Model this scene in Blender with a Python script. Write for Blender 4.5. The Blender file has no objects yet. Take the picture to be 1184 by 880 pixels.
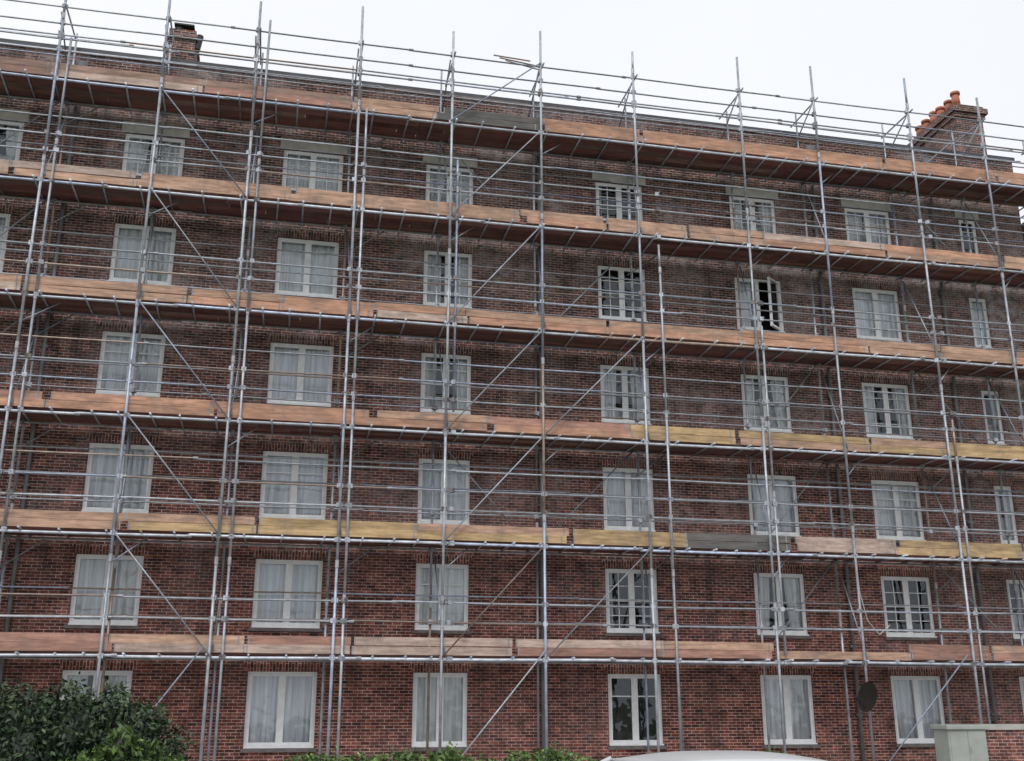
import bpy, math, random
import numpy as np
from mathutils import Vector, Matrix
random.seed(7); rng=np.random.default_rng(7)
S=bpy.context.scene
CZ=1.7
# ---------------------------------------------------------------- helpers
def new_mat(name):
    m=bpy.data.materials.new(name); m.use_nodes=True
    nt=m.node_tree
    for n in list(nt.nodes): nt.nodes.remove(n)
    out=nt.nodes.new('ShaderNodeOutputMaterial')
    return m,nt,out
def N(nt,t,**kw):
    n=nt.nodes.new(t)
    for k,v in kw.items():
        if k in n.inputs.keys(): n.inputs[k].default_value=v
        else: setattr(n,k,v)
    return n
def L(nt,a,b): nt.links.new(a,b)
def mixc(nt,fac,a,b,mode='MIX'):
    n=nt.nodes.new('ShaderNodeMix'); n.data_type='RGBA'; n.blend_type=mode
    for sock,v in ((n.inputs[0],fac),(n.inputs[6],a),(n.inputs[7],b)):
        if hasattr(v,'is_linked') or hasattr(v,'links'): L(nt,v,sock)
        elif isinstance(v,(int,float)): sock.default_value=v
        else: sock.default_value=(*v,1)
    return n.outputs[2]
def ramp(nt,src,a,b,va=0.0,vb=1.0):
    n=nt.nodes.new('ShaderNodeMapRange'); n.clamp=True
    n.inputs[1].default_value=a;n.inputs[2].default_value=b
    n.inputs[3].default_value=va;n.inputs[4].default_value=vb
    L(nt,src,n.inputs[0]); return n.outputs[0]
def mth(nt,op,a,b):
    n=N(nt,'ShaderNodeMath',operation=op)
    for s,v in ((n.inputs[0],a),(n.inputs[1],b)):
        if isinstance(v,(int,float)): s.default_value=v
        else: L(nt,v,s)
    return n.outputs[0]
def gray(nt,v):
    cc=nt.nodes.new('ShaderNodeCombineColor')
    for i in range(3): L(nt,v,cc.inputs[i])
    return cc.outputs[0]
def noise(nt,co,scale,detail=3,rough=.55):
    n=N(nt,'ShaderNodeTexNoise'); n.inputs['Scale'].default_value=scale
    n.inputs['Detail'].default_value=detail; n.inputs['Roughness'].default_value=rough
    L(nt,co,n.inputs['Vector']); return n.outputs['Fac']
def simple(name,col,rough=.7,metal=0.0,var=.25,scale=3.0,attr=False,bump=0.0,stretch=None,stain=0.0,staincol=(.12,.09,.08)):
    m,nt,out=new_mat(name)
    b=N(nt,'ShaderNodeBsdfPrincipled'); b.inputs['Roughness'].default_value=rough; b.inputs['Metallic'].default_value=metal
    tc=N(nt,'ShaderNodeTexCoord'); co=tc.outputs['Object']
    if stretch:
        mp=N(nt,'ShaderNodeMapping'); mp.inputs['Scale'].default_value=stretch; L(nt,co,mp.inputs[0]); co=mp.outputs[0]
    f=noise(nt,co,scale)
    if attr:
        a=N(nt,'ShaderNodeAttribute',attribute_name='Col'); base=a.outputs['Color']
    else: base=col
    v=ramp(nt,f,.3,.7,1-var,1+var)
    c=mixc(nt,1.0,base,gray(nt,v),'MULTIPLY')
    if stain:
        g=noise(nt,tc.outputs['Object'],1.7,4,.7)
        c=mixc(nt,ramp(nt,g,.48,.70,0,stain),c,staincol)
    L(nt,c,b.inputs['Base Color'])
    if bump:
        bp=N(nt,'ShaderNodeBump'); bp.inputs['Strength'].default_value=bump; bp.inputs['Distance'].default_value=.01
        L(nt,f,bp.inputs['Height']); L(nt,bp.outputs[0],b.inputs['Normal'])
    L(nt,b.outputs[0],out.inputs[0]); return m

class MB:
    def __init__(s): s.v=[];s.f=[];s.c=[];s.m=[]
    def face(s,pts,col=(1,1,1),mi=0):
        i=len(s.v); s.v+= [tuple(p) for p in pts]; s.f.append(tuple(range(i,i+len(pts)))); s.c.append(col); s.m.append(mi)
    def box(s,x0,x1,y0,y1,z0,z1,col=(1,1,1),mi=0,M=None):
        P=[(x0,y0,z0),(x1,y0,z0),(x1,y1,z0),(x0,y1,z0),(x0,y0,z1),(x1,y0,z1),(x1,y1,z1),(x0,y1,z1)]
        if M is not None: P=[tuple(M@Vector(p)) for p in P]
        i=len(s.v); s.v+=P
        for q in ((0,3,2,1),(4,5,6,7),(0,1,5,4),(1,2,6,5),(2,3,7,6),(3,0,4,7)):
            s.f.append(tuple(i+k for k in q)); s.c.append(col); s.m.append(mi)
    def tube(s,p,q,r,n=8,col=(1,1,1),mi=0,r2=None,caps=True):
        p=Vector(p);q=Vector(q);d=(q-p).normalized()
        a=d.orthogonal().normalized(); b=d.cross(a)
        r2=r if r2 is None else r2
        i=len(s.v)
        for c,rr in ((p,r),(q,r2)):
            for k in range(n):
                t=2*math.pi*k/n; s.v.append(tuple(c+a*(rr*math.cos(t))+b*(rr*math.sin(t))))
        for k in range(n):
            k2=(k+1)%n
            s.f.append((i+k,i+k2,i+n+k2,i+n+k)); s.c.append(col); s.m.append(mi)
        if caps:
            s.f.append(tuple(i+k for k in reversed(range(n)))); s.c.append(col); s.m.append(mi)
            s.f.append(tuple(i+n+k for k in range(n))); s.c.append(col); s.m.append(mi)
    def obj(s,name,mats,parent=None,smooth=False,bevel=0):
        me=bpy.data.meshes.new(name); me.from_pydata(s.v,[],s.f)
        for m in mats: me.materials.append(m)
        me.polygons.foreach_set('material_index',s.m)
        ca=me.color_attributes.new('Col','FLOAT_COLOR','CORNER')
        lc=np.array([len(f) for f in s.f]); arr=np.ones((len(s.f),4),dtype=np.float32); arr[:,:3]=np.array(s.c,dtype=np.float32)
        ca.data.foreach_set('color',np.repeat(arr,lc,axis=0).ravel())
        if smooth: me.polygons.foreach_set('use_smooth',[len(f)==4 for f in s.f])
        me.update()
        o=bpy.data.objects.new(name,me); S.collection.objects.link(o)
        if parent: o.parent=parent
        if bevel:
            b=o.modifiers.new('b','BEVEL'); b.width=bevel; b.segments=3; b.limit_method='ANGLE'
        return o
def empty(name):
    o=bpy.data.objects.new(name,None); S.collection.objects.link(o); return o

# ---------------------------------------------------------------- materials
def brick_mat(name,soldier=False,k=1.0):
    m,nt,out=new_mat(name)
    b=N(nt,'ShaderNodeBsdfPrincipled'); b.inputs['Roughness'].default_value=.95; b.inputs['Specular IOR Level'].default_value=.25
    tc=N(nt,'ShaderNodeTexCoord'); O=tc.outputs['Object']; sp=N(nt,'ShaderNodeSeparateXYZ'); L(nt,O,sp.inputs[0])
    ad=mth(nt,'ADD',sp.outputs[0],sp.outputs[1])
    cb=N(nt,'ShaderNodeCombineXYZ')
    if soldier: L(nt,sp.outputs[2],cb.inputs[0]); L(nt,ad,cb.inputs[1])
    else: L(nt,ad,cb.inputs[0]); L(nt,sp.outputs[2],cb.inputs[1])
    br=N(nt,'ShaderNodeTexBrick'); L(nt,cb.outputs[0],br.inputs['Vector'])
    br.offset=0.5
    br.inputs['Scale'].default_value=1; br.inputs['Brick Width'].default_value=.23; br.inputs['Row Height'].default_value=.076
    br.inputs['Mortar Size'].default_value=.0085; br.inputs['Mortar Smooth'].default_value=.25; br.inputs['Bias'].default_value=-.1
    br.inputs['Color1'].default_value=(.215*k,.078*k,.058*k,1); br.inputs['Color2'].default_value=(.055*k,.028*k,.031*k,1)
    br.inputs['Mortar'].default_value=(.42*k,.37*k,.345*k,1)
    sc=N(nt,'ShaderNodeVectorMath',operation='MULTIPLY'); sc.inputs[1].default_value=(1/.23,1/.076,1); L(nt,cb.outputs[0],sc.inputs[0])
    fl=N(nt,'ShaderNodeVectorMath',operation='FLOOR'); L(nt,sc.outputs[0],fl.inputs[0])
    wn=N(nt,'ShaderNodeTexWhiteNoise'); L(nt,fl.outputs[0],wn.inputs[0])
    n1=noise(nt,O,.38,4); n2=noise(nt,O,2.3,4,.65); n3=noise(nt,O,11,2,.7)
    c=mixc(nt,1.0,br.outputs['Color'],gray(nt,ramp(nt,n2,.28,.72,.55,1.42)),'MULTIPLY')
    c=mixc(nt,1.0,c,gray(nt,ramp(nt,n3,.3,.7,.70,1.3)),'MULTIPLY')
    c=mixc(nt,1.0,c,gray(nt,ramp(nt,wn.outputs[0],0,1,.68,1.3)),'MULTIPLY')
    c=mixc(nt,1.0,c,mixc(nt,ramp(nt,sp.outputs[2],2.0,13.0),(1.14,.95,.90),(.96,1.05,1.07)),'MULTIPLY')
    zf=ramp(nt,sp.outputs[2],3.0,14.0,.10,.60)
    xf=mth(nt,'MULTIPLY',ramp(nt,sp.outputs[0],16.0,23.0,0,.34),ramp(nt,sp.outputs[2],18.0,19.0,1,.15))
    ef=mth(nt,'MULTIPLY',zf,ramp(nt,n1,.47,.64))
    ef=mth(nt,'ADD',ef,xf)
    n4=noise(nt,O,4,4,.72)
    e2=mth(nt,'MULTIPLY',ef,ramp(nt,n4,.40,.62,.15,1.5))
    c=mixc(nt,e2,c,(.38,.335,.335))
    mp=N(nt,'ShaderNodeMapping'); mp.inputs['Scale'].default_value=(1.6,1.6,.16); L(nt,O,mp.inputs[0])
    n5=noise(nt,mp.outputs[0],1.0,4,.6)
    c=mixc(nt,ramp(nt,n5,.50,.75,0,.6),c,(.045,.034,.034))
    L(nt,c,b.inputs['Base Color'])
    bp=N(nt,'ShaderNodeBump'); bp.inputs['Strength'].default_value=.6; bp.inputs['Distance'].default_value=.008; bp.invert=True
    L(nt,br.outputs['Fac'],bp.inputs['Height']); L(nt,bp.outputs[0],b.inputs['Normal'])
    L(nt,b.outputs[0],out.inputs[0]); return m
M_brick=brick_mat('brick'); M_sold=brick_mat('brick_soldier',True,1.18)
M_white=simple('painted_timber',(.86,.87,.88),.45,var=.07,scale=6)
M_stone=simple('cream_stone',(.52,.50,.46),.85,var=.25,scale=2,bump=.2)
M_sill=simple('sill_tile',(.15,.13,.13),.8,var=.3,scale=4)
M_lead=simple('lead_coping',(.08,.08,.09),.6,var=.3,scale=2)
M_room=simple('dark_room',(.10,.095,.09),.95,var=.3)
M_galv=simple('galvanised_steel',None,.46,.35,var=.25,scale=5,attr=True,stain=.3,staincol=(.2,.16,.14))
M_wood=simple('scaffold_board_wood',None,.9,0,var=.34,scale=2.2,attr=True,bump=.3,stretch=(.9,7,7),stain=.55,staincol=(.20,.155,.135))
M_leaf=simple('leaves',None,.5,0,var=.15,scale=2,attr=True)
M_terra=simple('terracotta',(.42,.16,.10),.8,var=.25)
M_iron=simple('black_iron',(.03,.03,.032),.5,.3)
M_conc=simple('concrete',(.42,.41,.38),.9,var=.2,scale=2,bump=.2)
M_paint=simple('cabinet_grey_paint',(.36,.38,.35),.5,var=.12)
M_dish=simple('dark_plastic_dish',(.016,.012,.011),.95)
M_pipe=simple('pipe_grey',(.2,.2,.21),.5)
def curtain_mat():
    m,nt,out=new_mat('net_curtain')
    a=N(nt,'ShaderNodeAttribute',attribute_name='Col')
    tc=N(nt,'ShaderNodeTexCoord'); mp=N(nt,'ShaderNodeMapping'); mp.inputs['Scale'].default_value=(13,13,.5); L(nt,tc.outputs['Object'],mp.inputs[0])
    f=noise(nt,mp.outputs[0],1.0,3,.6)
    c=mixc(nt,1.0,a.outputs['Color'],gray(nt,ramp(nt,f,.32,.62,.62,1.03)),'MULTIPLY')
    d=N(nt,'ShaderNodeBsdfDiffuse'); L(nt,c,d.inputs[0]); L(nt,d.outputs[0],out.inputs[0]); return m
M_curt=curtain_mat()
def glass_mat():
    m,nt,out=new_mat('window_glass')
    t=N(nt,'ShaderNodeBsdfTransparent'); t.inputs[0].default_value=(.985,.99,1,1)
    g=N(nt,'ShaderNodeBsdfGlossy'); g.inputs['Roughness'].default_value=.02; g.inputs[0].default_value=(.85,.93,1,1)
    tc=N(nt,'ShaderNodeTexCoord'); f=noise(nt,tc.outputs['Object'],1.7,2)
    bp=N(nt,'ShaderNodeBump'); bp.inputs['Strength'].default_value=.35; bp.inputs['Distance'].default_value=.04
    L(nt,f,bp.inputs['Height']); L(nt,bp.outputs[0],g.inputs['Normal'])
    fr=N(nt,'ShaderNodeFresnel'); fr.inputs[0].default_value=1.7
    mx=N(nt,'ShaderNodeMixShader'); L(nt,fr.outputs[0],mx.inputs[0]); L(nt,t.outputs[0],mx.inputs[1]); L(nt,g.outputs[0],mx.inputs[2])
    L(nt,mx.outputs[0],out.inputs[0]); return m
M_glass=glass_mat()

# ---------------------------------------------------------------- building
bld=empty('brick_apartment_building')
XL,XR=-18.0,23.2; ZT=17.45+CZ; DEP=12
cols=[(-12.4,1.55),(-8.12,1.5),(-3.98,1.59),(.34,1.68),(4.26,1.40),(9.41,1.48),(13.72,1.53),(17.63,1.58),(21.2,.64)]
rows=[(14.5+CZ,1.32),(11.6+CZ,1.7),(8.52+CZ,1.73),(5.52+CZ,1.77),(2.76+CZ,1.7),(-.03+CZ,1.79)]
xs=sorted([XL,XR]+[c-w/2 for c,w in cols]+[c+w/2 for c,w in cols])
zs=sorted([0,ZT]+[z-h/2 for z,h in rows]+[z+h/2 for z,h in rows])
wall=MB(); RD=.165
for i in range(len(xs)-1):
    for j in range(len(zs)-1):
        if i%2==1 and j%2==1:
            x0,x1,z0,z1=xs[i],xs[i+1],zs[j],zs[j+1]
            wall.face([(x0,0,z0),(x0,RD,z0),(x0,RD,z1),(x0,0,z1)]); wall.face([(x1,0,z1),(x1,RD,z1),(x1,RD,z0),(x1,0,z0)])
            wall.face([(x0,0,z1),(x0,RD,z1),(x1,RD,z1),(x1,0,z1)]); wall.face([(x0,0,z0),(x1,0,z0),(x1,RD,z0),(x0,RD,z0)])
        else:
            wall.face([(xs[i],0,zs[j]),(xs[i+1],0,zs[j]),(xs[i+1],0,zs[j+1]),(xs[i],0,zs[j+1])])
wall.face([(XR,0,0),(XR,DEP,0),(XR,DEP,ZT),(XR,0,ZT)]); wall.face([(XL,0,ZT),(XL,DEP,ZT),(XL,DEP,0),(XL,0,0)])
wall.face([(XR,DEP,0),(XL,DEP,0),(XL,DEP,ZT),(XR,DEP,ZT)])
wall.face([(XL,.35,ZT-.6),(XR,.35,ZT-.6),(XR,.35,ZT),(XL,.35,ZT)])
wall.obj('brick_walls',[M_brick],bld)
rf=MB(); rf.face([(XL,.35,ZT-.6),(XR,.35,ZT-.6),(XR,DEP,ZT-.6),(XL,DEP,ZT-.6)])
rf.box(XL-.05,XR+.05,-.09,.40,ZT+.002,ZT+.13); rf.obj('roof_and_coping',[M_lead],bld)
st=MB(); st.box(XL,XR+.03,-.05,-.002,ZT-.52,ZT-.42); st.obj('string_course',[M_brick],bld)

fr=MB(); gl=MB(); cu=MB(); rm=MB(); lt=MB(); sl=MB(); sc=MB()
K={0:['S','S','Sg','Sg','Sg','Dg','Sg','Sg','D'],
   1:['S','S','N','N','Sg','Dg','O','B','N'],
   2:['N','S','S','N','Sg','Sg','Sg','Sg','S'],
   3:['N','N','N','N','N','N','N','N','S'],
   4:['N','N','N','N','N','Dg','S','Dg','S'],
   5:['N','N','S','N','N','D','N','N','N']}
def curtain(xa,xb,z0,z1,y,xa2=None,xb2=None,col=(.72,.73,.75),amp=.03,freq=14):
    xa2=xa if xa2 is None else xa2; xb2=xb if xb2 is None else xb2
    n=36; ph=[random.uniform(0,6.3) for _ in range(3)]; base=len(cu.v)
    R=4
    for r in range(R+1):
        t=r/R; a=xa+(xa2-xa)*t**1.5; b=xb+(xb2-xb)*t**1.5; z=z1+(z0-z1)*t
        for i in range(n+1):
            u=i/n; x=a+(b-a)*u
            s=u*(xb-xa)
            dy=amp*(math.sin(s*freq*2.2+ph[0]+.3*t)+.5*math.sin(s*freq*4.7+ph[1]))+.01*math.sin(ph[2]+t*3)
            cu.v.append((x,y+dy,z))
    for r in range(R):
        for i in range(n):
            a=base+r*(n+1)+i; cu.f.append((a,a+1,a+n+2,a+n+1)); cu.c.append(col); cu.m.append(0)
def window(cx,w,cz,h,kind,ri,ci):
    x0,x1,z0,z1=cx-w/2,cx+w/2,cz-h/2,cz+h/2
    g='g' in kind; k=kind[0]
    T=.07; ya,yb=.035,.115
    e=.004
    fr.box(x0+e,x1-e,ya,yb,z0+e,z0+T); fr.box(x0+e,x1-e,ya,yb,z1-T,z1-e)
    fr.box(x0+e,x0+T,ya,yb,z0+T,z1-T); fr.box(x1-T,x1-e,ya,yb,z0+T,z1-T)
    narrow=w<1
    if narrow: bays=[(x0+T,x1-T)]
    else:
        bays=[(x0+T,cx-.04),(cx+.04,x1-T)]
        fr.box(cx-.04,cx+.04,ya,yb,z0+T,z1-T)
    for bi,(a,b) in enumerate(bays):
        opened = (k=='O' and bi==1)
        s=.045; y0,y1=.022,.095
        za,zb=z0+T,z1-T
        def leaf(M=None):
            fr.box(a,b,y0,y1,za,za+s+.02,M=M); fr.box(a,b,y0,y1,zb-s,zb,M=M)
            fr.box(a,a+s,y0,y1,za+s+.02,zb-s,M=M); fr.box(b-s,b,y0,y1,za+s+.02,zb-s,M=M)
            if g:
                m=(a+b)/2; fr.box(m-.011,m+.011,.04,.082,za+s+.02,zb-s,M=M)
                nz=4 if h>1.5 else 3
                for q in range(1,nz):
                    zz=za+(zb-za)*q/nz
                    fr.box(a+s,m-.011,.04,.082,zz-.011,zz+.011,M=M); fr.box(m+.011,b-s,.04,.082,zz-.011,zz+.011,M=M)
            elif (ri*5+ci*3)%4==0:
                zz=zb-.30*(zb-za); fr.box(a+s,b-s,.04,.082,zz-.014,zz+.014,M=M)
            P=[(a+s,.06,za+s),(b-s,.06,za+s),(b-s,.06,zb-s),(a+s,.06,zb-s)]
            if M is not None: P=[tuple(M@Vector(p)) for p in P]
            else:
                tx=random.uniform(-.008,.008); tz=random.uniform(-.008,.008)
                P=[(p[0],p[1]+tx*(1 if i in(0,3) else -1)+tz*(1 if i<2 else -1),p[2]) for i,p in enumerate(P)]
            gl.face(P)
        if opened:
            M=Matrix.Translation((b,.02,0))@Matrix.Rotation(math.radians(40),4,'Z')@Matrix.Translation((-b,-.02,0))
            leaf(M)
        else: leaf()
    D=1.6; rx0,rx1=x0-.25,x1+.25; rz0,rz1=z0-.05,z1+.15
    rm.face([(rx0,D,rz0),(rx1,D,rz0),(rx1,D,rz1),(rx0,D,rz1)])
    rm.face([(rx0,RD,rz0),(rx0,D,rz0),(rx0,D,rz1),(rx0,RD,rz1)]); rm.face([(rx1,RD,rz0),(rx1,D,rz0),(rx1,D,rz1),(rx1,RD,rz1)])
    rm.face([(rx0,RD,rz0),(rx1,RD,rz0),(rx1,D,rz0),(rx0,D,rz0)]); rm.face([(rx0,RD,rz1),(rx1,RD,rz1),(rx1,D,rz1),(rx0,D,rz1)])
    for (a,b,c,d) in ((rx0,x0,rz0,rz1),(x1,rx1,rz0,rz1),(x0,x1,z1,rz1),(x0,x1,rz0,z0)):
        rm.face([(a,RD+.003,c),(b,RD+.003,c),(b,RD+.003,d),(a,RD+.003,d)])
    tone=random.uniform(.84,.95); col=(tone*.98,tone*random.uniform(.98,1.0),tone*random.uniform(.98,1.03))
    y=.15
    if k=='N':
        if random.random()<.5: curtain(x0-.05,x1+.05,z0-.02,z1+.05,y,col=col,amp=random.uniform(.010,.018),freq=random.uniform(8,15))
        else:
            gp=random.uniform(0,.03)
            curtain(x0-.05,cx-gp,z0-.02,z1+.05,y,xb2=cx-gp*3,col=col,amp=.018); curtain(cx+gp,x1+.05,z0-.02,z1+.05,y+.03,xa2=cx+gp*3,col=col,amp=.018)
    elif k=='S' or k=='O':
        f=random.uniform(.3,.47); f2=f*random.uniform(.6,1.05)
        curtain(x0-.05,x0+w*f,z0-.02,z1+.05,y+.01,xb2=x0+w*f2,col=col,amp=.02)
        if k=='S': curtain(x1-w*f,x1+.05,z0-.02,z1+.05,y+.01,xa2=x1-w*f2*random.uniform(.8,1.1),col=col,amp=.02)
        if random.random()<.5: curtain(x0,x1,z0-.02,z0+h*random.uniform(.3,.5),y+.1,col=(tone*.8,)*3,amp=.02)
    elif k=='B':
        curtain(x0,x1,z0+h*.05,z1,y-.01,col=(.92,.93,.95),amp=.003)
    else:
        if random.random()<.7: curtain(x0-.05,x0+w*.16,z0,z1,y,col=(.6,.6,.62)); curtain(x1-w*.14,x1+.05,z0,z1,y,col=(.6,.6,.62))
        rm.box(cx-w*.3,cx+w*.1,.5,.9,z0,z0+.35)
    sl.box(x0-.06,x1+.06,-.075,.06,z0-.085,z0-.003)
    fr.box(x0+.006,x1-.006,-.05,.03,z0+.002,z0+.035)
    if ri==0: sc.box(x0-.1,x1+.1,-.022,.03,z1+.003,z1+.33)
    else:
        z2=z1+.235
        lt.face([(x0-.02,-.006,z1+.001),(x1+.02,-.006,z1+.001),(x1+.12,-.006,z2),(x0-.12,-.006,z2)])
        lt.face([(x0-.12,-.006,z2),(x1+.12,-.006,z2),(x1+.12,0,z2),(x0-.12,0,z2)])
for ri,(cz,h) in enumerate(rows):
    for ci,(cx,w) in enumerate(cols):
        window(cx,w,cz,h,K[ri][ci],ri,ci)
for o in (fr.obj('window_frames',[M_white],bld), gl.obj('window_glass',[M_glass],bld), cu.obj('curtains',[M_curt],bld,smooth=True)): o.location.y=.03
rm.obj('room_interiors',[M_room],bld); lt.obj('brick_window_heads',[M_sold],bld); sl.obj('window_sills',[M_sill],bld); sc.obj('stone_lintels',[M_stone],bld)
dp=MB()
for x in (-6.1,6.9,15.75,19.9):
    dp.tube((x,-.09,.1),(x,-.09,ZT-.6),.05,10)
    for z in np.arange(1.5,ZT-.7,1.8): dp.box(x-.09,x+.09,-.12,0,z,z+.06)
    dp.box(x-.16,x+.16,-.2,-.01,ZT-.6,ZT-.35)
dp.obj('rainwater_pipes',[M_pipe],bld,smooth=True)
# chimneys
ch=empty('chimney_stack'); ch.parent=bld
m=MB(); zt=20.1+CZ
m.box(22.05,23.1,1.0,3.6,ZT-.6,zt-.5); m.box(21.98,23.17,.93,3.67,zt-.5,zt-.32); m.box(21.9,23.25,.85,3.75,zt-.32,zt-.12); m.box(22.0,23.15,.95,3.65,zt-.12,zt)
m.obj('stack',[M_brick],ch)
m=MB()
for i in range(6):
        x=22.3+.03*(i%2); y=1.2+i*.45; hh=.52 if i%3 else .6
        m.tube((x,y,zt-.02),(x,y,zt+.08),.19,14,r2=.16); m.tube((x,y,zt+.08),(x,y,zt+hh-.1),.145,14,r2=.13); m.tube((x,y,zt+hh-.1),(x,y,zt+hh),.165,14,r2=.165)
for y in (1.6,2.9): m.tube((22.85,y,zt-.02),(22.85,y,zt+.3),.14,14,r2=.12)
m.obj('chimney_pots',[M_terra],ch,smooth=True)
ch2=empty('chimney_stack_small'); ch2.parent=bld
m=MB(); zt=19.95+CZ; m.box(-4.2,-3.4,2,3.2,ZT-.6,zt-.35); m.box(-4.25,-3.35,1.95,3.25,zt-.35,zt-.2); m.box(-4.2,-3.4,2,3.2,zt-.2,zt)
m.obj('stack',[M_brick],ch2)
m=MB(); m.tube((-3.95,2.4,zt),(-3.95,2.4,zt+.28),.15,12); m.tube((-3.65,2.7,zt),(-3.65,2.7,zt+.3),.13,12); m.box(-4.1,-3.5,2.2,2.95,zt+.3,zt+.35); m.tube((-3.35,2.1,zt-.6),(-3.28,2.1,zt-.1),.1,10); m.obj('cowl',[M_iron],ch2)
rv=MB(); rv.tube((14.9,1.2,ZT-.6),(14.9,1.2,ZT+.45),.1,10); rv.tube((14.9,1.2,ZT+.45),(14.9,1.2,ZT+.6),.22,10,r2=.06); rv.box(15.1,15.5,1.1,1.3,ZT-.6,ZT+.3); rv.obj('roof_vent',[M_iron],bld)

# ---------------------------------------------------------------- scaffold
scf=empty('scaffolding')
YO,YI=-1.58,-.32
tb=MB(); cp=MB(); bd=MB(); dk=MB()
def gcol(b=1.0):
    k=random.uniform(.29,.52)*b; r=random.random()
    if r<.15: return (k*.82,k*.93,k*1.18)
    if r<.21: return (k*.8,k*.62,k*.52)
    return (k*.93,k*.99,k*1.10)
def coupler(x,y,z):
    c=random.choice([(.35,.36,.40),(.52,.54,.6),(.22,.2,.2),(.45,.47,.52)])
    M=Matrix.Translation((x,y,z))@Matrix.Rotation(random.uniform(0,1.5),4,'Z')
    cp.box(-.06,.06,-.055,.055,-.055,.055,c,M=M)
    if random.random()<.6: cp.tube((x,y-.02,z+.02),(x+random.uniform(-.05,.05),y-.13,z+.02),.012,5,c)
SX=[-14.5,-11.8,-9.1,-6.39,-3.74,-1.37,1.43,4.03,6.61,9.43,12.76,15.2,18.4,20.95,23.6,25.6]
TC=[15.9+CZ,12.98+CZ,9.90+CZ,6.99+CZ,4.15+CZ,1.37+CZ]
TOP=20.5
def run(xa,xb,y,z,r,jit=.018,over=.15,b=1.0):
    x=xa-over
    while x<xb:
        l=random.choice([4.9,6.3,6.3,5.5]); e=min(x+l,xb+over)
        z1=z+random.uniform(-jit,jit); z2=z+random.uniform(-jit,jit)
        # tubes sag very slightly between supports
        mz=(z1+z2)/2-.012; cc=gcol(b); xm=(x+e)/2
        tb.tube((x,y,z1),(xm,y,mz),r,7,cc,caps=False); tb.tube((xm,y,mz),(e,y,z2),r,7,cc,caps=False)
        cp.tube((e-.06,y,z2),(e+.06,y,z2),r+.014,8,(.3,.3,.32)); x=e+.002
def standard(x,y,z0,z1,r=.034):
    z=z0; lean=random.uniform(-.03,.03); lx=x
    while z<z1-.01:
        e=min(z+random.choice([4.2,5.0,6.3]),z1); nx=x+lean*(e-z0)/z1+random.uniform(-.012,.012)
        tb.tube((lx,y,z),(nx,y,e),r,8,gcol(1.08)); 
        if e<z1-.01: cp.tube((nx,y,e-.09),(nx,y,e+.09),r+.012,8,(.42,.42,.45))
        lx=nx; z=e
bp=MB()
XA,XB=SX[0],SX[-1]
IN={}
for i,x in enumerate(SX):
    top=TOP+random.uniform(-.25,.3)
    standard(x,YO,.03,top,.036)
    bp.box(x-.08,x+.08,YO-.08,YO+.08,.012,.03)
    inn = 19.75+random.uniform(-.2,.15)
    xi=x+random.choice([-.12,-.06,.1,.18]); IN[x]=xi
    if x<23: standard(xi,YI,.03,17.0,.032); bp.box(xi-.08,xi+.08,YI-.08,YI+.08,.012,.03)
    tb.tube((xi,YI+.07,16.6),(xi,YI+.07,inn),.027,8,gcol())
    tb.tube((x+.05,YO-.2,19.5),(x+.05,YI+.35,19.5),.025,8,gcol())
    tb.tube((x-.06,YO,19.35),(x-.06,YI+.3,18.45),.022,8,gcol())
standard(10.02,YO,.03,14.2,.034)
EX=[10.02]
for x,za,zb in ((-1.08,.03,19.9),(1.66,.03,17.5),(-6.12,.03,18.6),(-9.4,.03,20.2),(4.22,9.0,16.2),(18.66,.03,9.6),(12.98,3.0,12.0)):
    standard(x,YO+.01,za,zb,.032); EX.append(x)
tb.tube((10.1,YO+.1,.03),(10.0,YO+.1,6.5),.03,8,gcol())
PAL=dict(t=(.50,.315,.225),o=(.53,.295,.20),r=(.40,.22,.17),y=(.50,.345,.185),g=(.13,.125,.12),p=(.52,.39,.33),d=(.33,.215,.17),w=(.50,.43,.36))
def lvlpal(l,x):
    if l==0: return 'g' if 4.0<x<6.2 else random.choice('rrpd' if x<0 else 'toot')
    if l==1: return random.choice('tttop')
    if l==2: return random.choice('ttoop')
    if l==3: return random.choice('yyt') if x>10.5 else random.choice('rrooto')
    if l==4:
        if x<-1.5: return random.choice('ttyo')
        if x<10.4: return random.choice('yyyt')
        if x<12.6: return 'g'
        if x<15.5: return 'p'
        return random.choice('yyt')
    return random.choice('prrtp')
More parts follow.
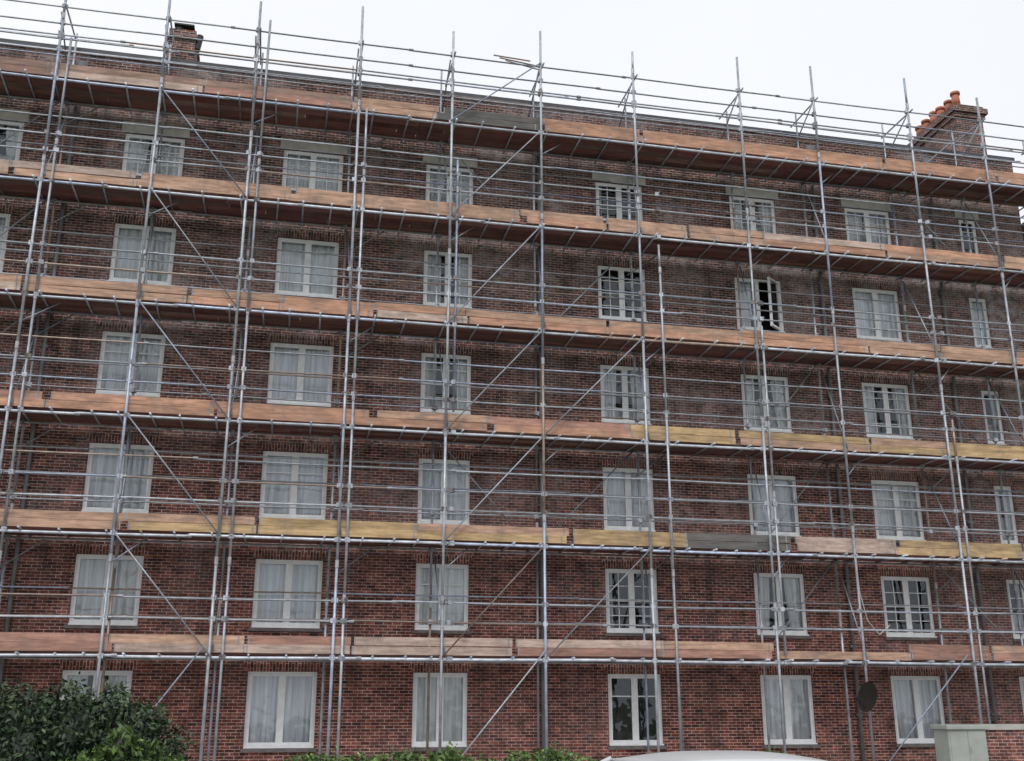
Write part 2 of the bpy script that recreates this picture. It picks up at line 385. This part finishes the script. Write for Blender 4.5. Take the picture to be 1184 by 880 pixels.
for l,c in enumerate(TC):
    run(XA,XB,YO+.065,c-.24,.036,b=1.5); run(XA,23,YI-.065,c-.235,.026)
    run(XA,XB,YO+.06,c+.62,.024); run(XA,XB,YO+.06,c+1.10,.024)
    run(XA,23,YI-.05,c+.72,.021); run(XA,23,YI-.05,c+1.38,.021)
    if l in (1,3,4): run(XA,XB,YO+.06,c+1.62,.022)
    if l in (1,2,4): run(XA,23,YI-.05,c+2.0,.020)
    x=XA
    while x<XB:
        zz=c-.187+random.uniform(-.006,.006)
        tb.tube((x,YO-random.uniform(.02,.16),zz),(x+random.uniform(-.05,.05),-.06 if x<23.1 else .4,zz),.025,8,gcol(1.5))
        x+=random.uniform(.55,1.05)
    for x in SX+(EX if l>0 else []):
        for z in (c-.235,c+.62,c+1.10): coupler(x,YO+.03,z)
        for z in (c-.235,c+.72): 
            if x<23 and x in IN: coupler(IN[x],YI-.03,z)
    x=XA-1.3
    while x<XB:
        ln=random.choice([3.9,3.9,3.0,2.4])
        # one stretch of darker board over the fifth bay of the second lift
        if l==4 and x<10.5<x+ln: ln=max(1.2,10.5-x)
        for k in range(2):
            z0=c-.155+k*.203
            col=np.array(PAL[lvlpal(l,x+ln/2)])*random.uniform(.82,1.12)
            if l==5 and k==1 and 12.9<x+ln/2<15.0: continue
            sh=random.uniform(-.12,.12)
            t=random.uniform(-.016,.016); yy=YO+.055+k*.006+random.uniform(-.004,.004)
            M=Matrix.Translation((x+sh,0,z0+.006+random.uniform(-.004,.008)))@Matrix.Rotation(t/ln,4,'Y')
            bd.box(0,min(ln,XB+.3-x)-.012-max(sh,0),yy,yy+.038,0,.196+random.uniform(-.006,.003),tuple(col),M=M)
            for ex in (.0,ln-.16): bd.box(ex,ex+.035,yy-.004,yy-.001,.004,.19,(.3,.29,.28),M=M)
        x+=ln
    for k in range(6):
        x=XA-random.uniform(0,3); y=YO+.115+k*.236
        wd=.225 if k<5 else .13
        while x<min(XB,99 if k<5 else 22.5):
            ln=3.9; f=random.uniform(.5,1.2); 
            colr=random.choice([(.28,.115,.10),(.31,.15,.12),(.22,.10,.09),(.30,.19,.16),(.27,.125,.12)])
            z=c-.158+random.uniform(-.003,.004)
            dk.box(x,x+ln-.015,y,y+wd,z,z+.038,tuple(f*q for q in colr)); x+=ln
for z in (18.6,19.05,19.55): run(XA,XB,YO+.06,z,.024)
run(XA,23.4,YI+.12,18.9,.021); run(XA,23.4,YI+.12,19.45,.021)
for x in SX:
    for z in (18.6,19.05,19.55): coupler(x,YO+.03,z)
for k in range(3): tb.tube((5.2+.2*k,YO-.1+.12*k,19.62+.02*k),(6.3+.2*k,YO+.0+.15*k,19.64-.03*k),.022,6,gcol(.8))
def brace(a,b,l,up,y,r=.019,f0=0.0,f1=1.0):
    z0=TC[l]-.2; z1=(TC[l-1]-.2) if l>0 else TC[0]+2
    p=Vector((a,y,z0 if up else z1)); q=Vector((b,y,z1 if up else z0))
    tb.tube(p.lerp(q,f0),p.lerp(q,f1),r,8,gcol(.85))
for l in range(1,6):
    brace(-3.74,-1.37,l,False,YO-.06); brace(4.03,6.61,l,True,YO-.06,f1=.97)
    if l in (2,4): brace(6.61,9.43,l,True,YI-.12)
    if l in (3,5): brace(6.61,9.43,l,True,YO-.06)
    if l>2: brace(12.76,15.2,l,True,YI-.12)
    brace(-9.1,-6.39,l,True,YI-.12)
    if l%2: brace(18.4,20.95,l,False,YI-.12)
    if l in (1,4): brace(4.03,6.61,l,False,YI-.12,f1=.8)
brace(4.03,6.61,0,True,YO-.06); brace(18.4,20.95,0,True,YI-.06)
tb.tube((-3.6,YO-.06,.1),(-1.5,YO-.06,TC[5]),.019,8,gcol()); tb.tube((4.1,YO-.06,.1),(6.6,YO-.06,TC[5]),.019,8,gcol()); tb.tube((15.3,YO-.06,.1),(18.2,YO-.06,TC[5]),.019,8,gcol())
for i,x in enumerate(SX[:-2]):
    for l in range(1,6):
        if (i+l)%2==0: tb.tube((x+.07,YO,TC[l]-.1),(IN[x]+.07,YI,TC[l-1]-.35),.020,8,gcol(.9))
        if (i*7+l*3)%3==0:
            tb.tube((x+.03,YI-.03,TC[l-1]-.95),(x+.95,YI-.03,TC[l-1]-.25),.018,8,gcol(.8))
        if (i*5+l*2)%3==0:
            tb.tube((x+.02,YO+.09,TC[l-1]-.9),(x+.75,YO+.5,TC[l-1]-.23),.018,8,gcol(.9))
for c in TC:
    for y in (1.5,4.0): 
        tb.tube((25.3,y-4,c+.9),(25.3,y+2,c+.9),.024,8,gcol())
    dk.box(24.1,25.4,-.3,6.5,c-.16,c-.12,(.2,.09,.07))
    tb.tube((24.0,YI,c-.2),(24.0,6.5,c-.2),.026,8,gcol())
    bd.box(25.4,25.44,-1.5,6.5,c-.15,c+.22,(.5,.3,.2))
for y in (1.5,4.0,6.4):
    tb.tube((25.5,y,0),(25.5,y,19.9),.034,8,gcol()); tb.tube((24.0,y,0),(24.0,y,18),.03,8,gcol())
tb.obj('tubes',[M_galv],scf,smooth=True); cp.obj('couplers',[M_galv],scf); bd.obj('toe_boards',[M_wood],scf); dk.obj('deck_boards',[M_wood],scf); bp.obj('base_plates',[M_galv],scf)

# ---------------------------------------------------------------- satellite dish on scaffold
sd=empty('satellite_dish'); m=MB()
n=28; R_=[0,.12,.22,.30,.35]
for i in range(len(R_)-1):
    for k in range(n):
        a,b=2*math.pi*k/n,2*math.pi*(k+1)/n
        P=[(R_[j]*.85*math.cos(t),.45*R_[j]**2,R_[j]*1.1*math.sin(t)) for j,t in ((i,a),(i+1,a),(i+1,b),(i,b))]
        m.face(P); m.face([(p[0],p[1]+.012,p[2]) for p in reversed(P)])
o=m.obj('dish',[M_dish],sd,smooth=True); 
m=MB(); m.tube((0,0,0),(.0,-.28,.0),.03,8); m.box(-.08,.08,-.12,.0,-.09,.09); m.tube((0,.0,-.3),(.0,.42,-.1),.014,6); m.tube((0,.38,-.12),(.0,.5,-.06),.035,10); m.obj('bracket_and_arm',[M_iron],sd)
sd.location=(15.2-.16,YO-.30,.27+CZ); sd.rotation_euler=(math.radians(8),math.radians(-16),math.radians(108))
rp=MB(); pts=[(15.12,YO-.1,5.6),(15.16,YO-.14,4.6),(15.3,YO-.15,3.9),(15.6,YO-.16,3.55),(15.95,YO-.12,3.8)]
for a,b in zip(pts[:-1],pts[1:]): rp.tube(a,b,.012,6,(.5,.48,.42))
rp.obj('scaffold_rope',[M_conc])

# ---------------------------------------------------------------- wall, cabinet
gw=empty('garden_wall'); m=MB(); m.box(16.75,21.5,-4.0,-3.78,0,1.2); m.obj('brickwork',[M_brick],gw)
m=MB(); m.box(16.7,21.55,-4.06,-3.72,1.203,1.33); m.obj('coping',[M_conc],gw,bevel=.01)
uc=empty('utility_cabinet'); m=MB(); m.box(15.6,16.6,-4.3,-3.7,.1,1.22); m.box(15.55,16.65,-4.36,-3.66,1.22,1.33); m.obj('body',[M_paint],uc,bevel=.02)
m=MB(); m.box(15.58,16.62,-4.32,-3.68,0,.1); m.obj('plinth',[M_conc],uc)
m=MB(); m.box(15.64,16.09,-4.315,-4.3,.16,1.18); m.box(16.11,16.56,-4.315,-4.3,.16,1.18); m.tube((16.15,-4.34,.7),(16.15,-4.34,.85),.012,6); m.obj('doors',[M_paint],uc,bevel=.004)

# ---------------------------------------------------------------- car
car=empty('parked_car')
M_car=simple('car_paint_silver',(.62,.63,.64),.25,.1,var=.03); M_cg=simple('car_glass',(.02,.025,.03),.08); M_ty=simple('tyre',(.02,.02,.02),.9); M_rim=simple('alloy_rim',(.5,.5,.52),.35,.8); M_lamp=simple('lamp_lens',(.5,.05,.04),.2)
prof=[(-2.05,.35),(-2.08,.62),(-1.98,.86),(-1.75,.94),(-1.05,.98),(1.75,.98),(1.95,.92),(2.02,.6),(1.98,.32)]
def loft(secs,mats,name,mi=0,bev=.0):
    m=MB(); n=len(secs[0]); 
    for s in secs: m.v+=s
    for i in range(len(secs)-1):
        for k in range(n):
            a=i*n+k; b=i*n+(k+1)%n; m.f.append((a,b,b+n,a+n)); m.c.append((1,1,1)); m.m.append(0)
    m.f.append(tuple(reversed(range(n)))); m.c.append((1,1,1)); m.m.append(0)
    m.f.append(tuple((len(secs)-1)*n+k for k in range(n))); m.c.append((1,1,1)); m.m.append(0)
    o=m.obj(name,mats,car,bevel=bev); o.data.polygons.foreach_set('use_smooth',[True]*len(m.f)); return o
def sec(y,k,zs): return [(x*k,y,.3+(z-.3)*zs) for x,z in prof]
loft([sec(-.84,.95,.93),sec(-.80,.985,1),sec(-.4,1,1.01),sec(.4,1,1.01),sec(.80,.985,1),sec(.84,.95,.93)],[M_car],'body',bev=.02)
gh=[(-1.2,.96),(-.42,1.31),(1.25,1.31),(1.78,.96)]
loft([[(x,-.76+ (.0 if z<1.2 else .12),z) for x,z in gh],[(x,.76-(.0 if z<1.2 else .12),z) for x,z in gh]],[M_cg],'glazing',bev=.02)
m=MB(); nx,ny=14,10
for i in range(nx+1):
    for j in range(ny+1):
        u=-1+2*i/nx; v=-1+2*j/ny
        m.v.append((.4+.86*u,.66*v,1.31+.08*(1-abs(u)**3)*(1-abs(v)**3)))
for i in range(nx):
    for j in range(ny):
        a=i*(ny+1)+j; m.f.append((a,a+ny+1,a+ny+2,a+1)); m.c.append((1,1,1)); m.m.append(0)
o=m.obj('roof',[M_car],car,smooth=True); sm=o.modifiers.new('s','SOLIDIFY'); sm.thickness=.03
m=MB()
for sy in (-1,1):
    for (a,b) in (((-1.22,.95),(-.44,1.30)),((.42,.96),(.42,1.30)),((1.80,.95),(1.27,1.30))):
        m.tube((a[0],sy*.765,a[1]),(b[0],sy*.645,b[1]),.035,6)
m.obj('pillars',[M_car],car,smooth=True)
m=MB();m2=MB()
for x in (-1.28,1.3):
    for sy in (-1,1):
        m.tube((x,sy*.66,.31),(x,sy*.86,.31),.31,24); m2.tube((x,sy*.855,.31),(x,sy*.868,.31),.2,10)
m.obj('tyres',[M_ty],car,smooth=True); m2.obj('rims',[M_rim],car)
m=MB(); m.box(1.93,2.02,-.75,-.5,.7,.88); m.box(1.93,2.02,.5,.75,.7,.88); m.obj('tail_lamps',[M_lamp],car,bevel=.01)
m=MB(); m.box(-.95,-.8,-1.0,-.8,.98,1.1); m.box(-.95,-.8,.8,1.0,.98,1.1); m.obj('door_mirrors',[M_car],car,bevel=.02)
car.location=(3.50,-18.75,.003); car.scale=(.95,1,.966)

# ---------------------------------------------------------------- hedges
def leaves(name,lumps,n,size,colA,colB,parent,seed=1):
    r=np.random.default_rng(seed); tot=sum(a[3]*a[4]*a[5]for a in lumps)
    V=[];C=[]
    for (cx,cy,cz,rx,ry,rz) in lumps:
        k=int(n*(rx*ry*rz)/tot)
        d=r.normal(size=(k,3)); d/=np.linalg.norm(d,axis=1)[:,None]
        bump=1+.10*np.sin(d[:,0]*9+cx*5)*np.sin(d[:,2]*8+cz*3)+.08*np.sin(d[:,1]*13+d[:,0]*17)
        rad=(r.uniform(.72,1.03,size=k)+np.where(r.random(k)<.05,r.uniform(0,.14,size=k),0))*bump
        p=d*rad[:,None]*np.array([rx,ry,rz])+np.array([cx,cy,cz])
        keep=p[:,2]>.05; p=p[keep]; rr=rad[keep]; k=len(p)
        a=r.normal(size=(k,3)); a/=np.linalg.norm(a,axis=1)[:,None]
        b=np.cross(a,r.normal(size=(k,3))); b/=np.linalg.norm(b,axis=1)[:,None]
        s=size*r.uniform(.6,1.3,size=k)[:,None]
        c3=np.cross(a,b)*.18
        q=np.stack([p-a*s,p+b*s*.42+c3*s,p+a*s,p-b*s*.42+c3*s],axis=1)
        V.append(q.reshape(-1,3))
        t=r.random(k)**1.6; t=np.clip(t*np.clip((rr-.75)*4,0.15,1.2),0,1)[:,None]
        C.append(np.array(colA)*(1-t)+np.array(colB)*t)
    V=np.concatenate(V);C=np.concatenate(C); k=len(C)
    me=bpy.data.meshes.new(name); me.vertices.add(len(V)); me.vertices.foreach_set('co',V.ravel())
    me.loops.add(4*k); me.loops.foreach_set('vertex_index',np.arange(4*k)); me.polygons.add(k); me.polygons.foreach_set('loop_start',np.arange(k)*4)
    me.materials.append(M_leaf); ca=me.color_attributes.new('Col','FLOAT_COLOR','CORNER')
    cc=np.ones((4*k,4),dtype=np.float32); cc[:,:3]=np.repeat(C,4,axis=0); ca.data.foreach_set('color',cc.ravel()); me.update(calc_edges=True)
    o=bpy.data.objects.new(name,me); S.collection.objects.link(o); o.parent=parent
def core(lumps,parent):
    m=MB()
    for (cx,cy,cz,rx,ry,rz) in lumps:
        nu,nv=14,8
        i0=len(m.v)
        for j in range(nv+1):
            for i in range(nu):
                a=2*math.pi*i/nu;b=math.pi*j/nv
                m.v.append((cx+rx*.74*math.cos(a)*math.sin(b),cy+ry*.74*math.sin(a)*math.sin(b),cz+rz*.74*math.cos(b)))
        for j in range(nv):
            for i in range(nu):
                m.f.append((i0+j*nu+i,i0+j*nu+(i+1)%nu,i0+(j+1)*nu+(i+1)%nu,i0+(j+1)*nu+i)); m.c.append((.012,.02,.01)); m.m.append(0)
    m.obj('dark_core',[M_leaf],parent)  # near-black solid, painted dark for the shaded inside of the foliage
h1=empty('hedge')
lum=[(-1.45,-16,.95,.75,.8,.88),(-2.2,-16,1.0,.9,.85,.9),(-3.1,-16,1.0,.9,.85,.83),(-4.1,-16,.95,1,.85,.85),(-5.2,-16,.95,1,.85,.85),(-1.85,-16.2,1.35,.5,.5,.46),(-2.6,-15.9,1.3,.5,.5,.42),(-6.3,-16,.9,1,.85,.85)]
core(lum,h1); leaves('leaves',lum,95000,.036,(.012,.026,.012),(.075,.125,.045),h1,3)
h2=empty('young_shrub')
lum=[(-1.2,-17.0,.88,.5,.35,.53),(-.93,-16.9,.76,.42,.35,.48),(-1.6,-17.05,.9,.3,.3,.38),(-1.3,-16.95,1.2,.18,.16,.36),(-1.05,-16.95,1.15,.12,.12,.28)]
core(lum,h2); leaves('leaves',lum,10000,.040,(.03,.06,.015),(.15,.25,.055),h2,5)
h3=empty('low_hedge')
lum=[(.3+.42*i+random.uniform(-.1,.1),-15.5,.72+random.uniform(-.03,.03),.42,.5,.46+random.uniform(-.03,.05)) for i in range(9)]
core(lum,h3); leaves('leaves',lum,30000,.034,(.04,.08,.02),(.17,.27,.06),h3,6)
h4=empty('small_bush'); lum=[(6.0,-15.3,.7,.5,.5,.47)]
core(lum,h4); leaves('leaves',lum,5000,.034,(.03,.07,.015),(.12,.2,.04),h4,8)

# ---------------------------------------------------------------- ground
M_lawn=simple('grass',(.06,.09,.03),.95,var=.4,scale=1.5); M_asph=simple('asphalt',(.06,.06,.06),.9,var=.3,scale=30,bump=.3); M_pave=simple('paving',(.32,.31,.29),.9,var=.2,scale=3,bump=.2); M_line=simple('road_paint',(.75,.75,.72),.7,var=.15,scale=8)
g=MB(); g.face([(-600,-600,0),(600,-600,0),(600,600,0),(-600,600,0)]); g.obj('ground',[M_lawn])
g=MB(); g.face([(-200,-25,.004),(200,-25,.004),(200,-17.8,.004),(-200,-17.8,.004)]); g.obj('road',[M_asph])
g=MB()
for i in range(-40,40): g.box(i*4.0,i*4.0+2,-21.45,-21.35,.006,.010)
g.obj('road_markings',[M_line])
g=MB(); g.box(-200,200,-17.8,-16.9,.0,.12); g.obj('pavement',[M_pave]); g=MB(); g.box(-200,200,-29.5,-25,.0,.12); g.obj('pavement',[M_pave])
g=MB(); g.face([(-18,-14.5,.008),(28,-14.5,.008),(28,0,.008),(-18,0,.008)]); g.obj('bounce_forecourt',[M_pave])  # unseen ground, enlarged and kept pale to bounce light up under the decks

# ---------------------------------------------------------------- world, sun, camera
w=bpy.data.worlds.new('World'); S.world=w; w.use_nodes=True; nt=w.node_tree
for n in list(nt.nodes): nt.nodes.remove(n)
out=nt.nodes.new('ShaderNodeOutputWorld'); bg=nt.nodes.new('ShaderNodeBackground'); bg.inputs[1].default_value=.105
sky=nt.nodes.new('ShaderNodeTexSky'); sky.sky_type='NISHITA'; sky.sun_disc=False
EL,AZ=math.radians(50),math.radians(205)
sky.sun_elevation=EL; sky.sun_rotation=AZ
tc=nt.nodes.new('ShaderNodeTexCoord'); f=noise(nt,tc.outputs['Generated'],2.2,5,.55)
cl=mixc(nt,ramp(nt,f,.3,.7),(9.2,9.4,9.8),(9.9,10.0,10.2))
c=mixc(nt,.93,sky.outputs[0],cl); L(nt,c,bg.inputs[0]); L(nt,bg.outputs[0],out.inputs[0])
sl_=bpy.data.lights.new('sun','SUN'); sl_.energy=1.3; sl_.angle=math.radians(22); sl_.color=(1,.985,.965)
so=bpy.data.objects.new('sun',sl_); S.collection.objects.link(so)
d=Vector((math.sin(AZ)*math.cos(EL),math.cos(AZ)*math.cos(EL),math.sin(EL)))
so.rotation_euler=d.to_track_quat('Z','Y').to_euler(); so.location=d*60
cam=bpy.data.cameras.new('camera'); co=bpy.data.objects.new('camera',cam); S.collection.objects.link(co)
cam.sensor_width=36; cam.lens=36*1245/1184; cam.clip_end=2000
co.location=(0,-28,CZ); co.rotation_euler=(math.radians(90+16.93),0,math.radians(-12.3)); S.camera=co
S.view_settings.view_transform='Standard'; S.view_settings.look='None'; S.view_settings.exposure=0
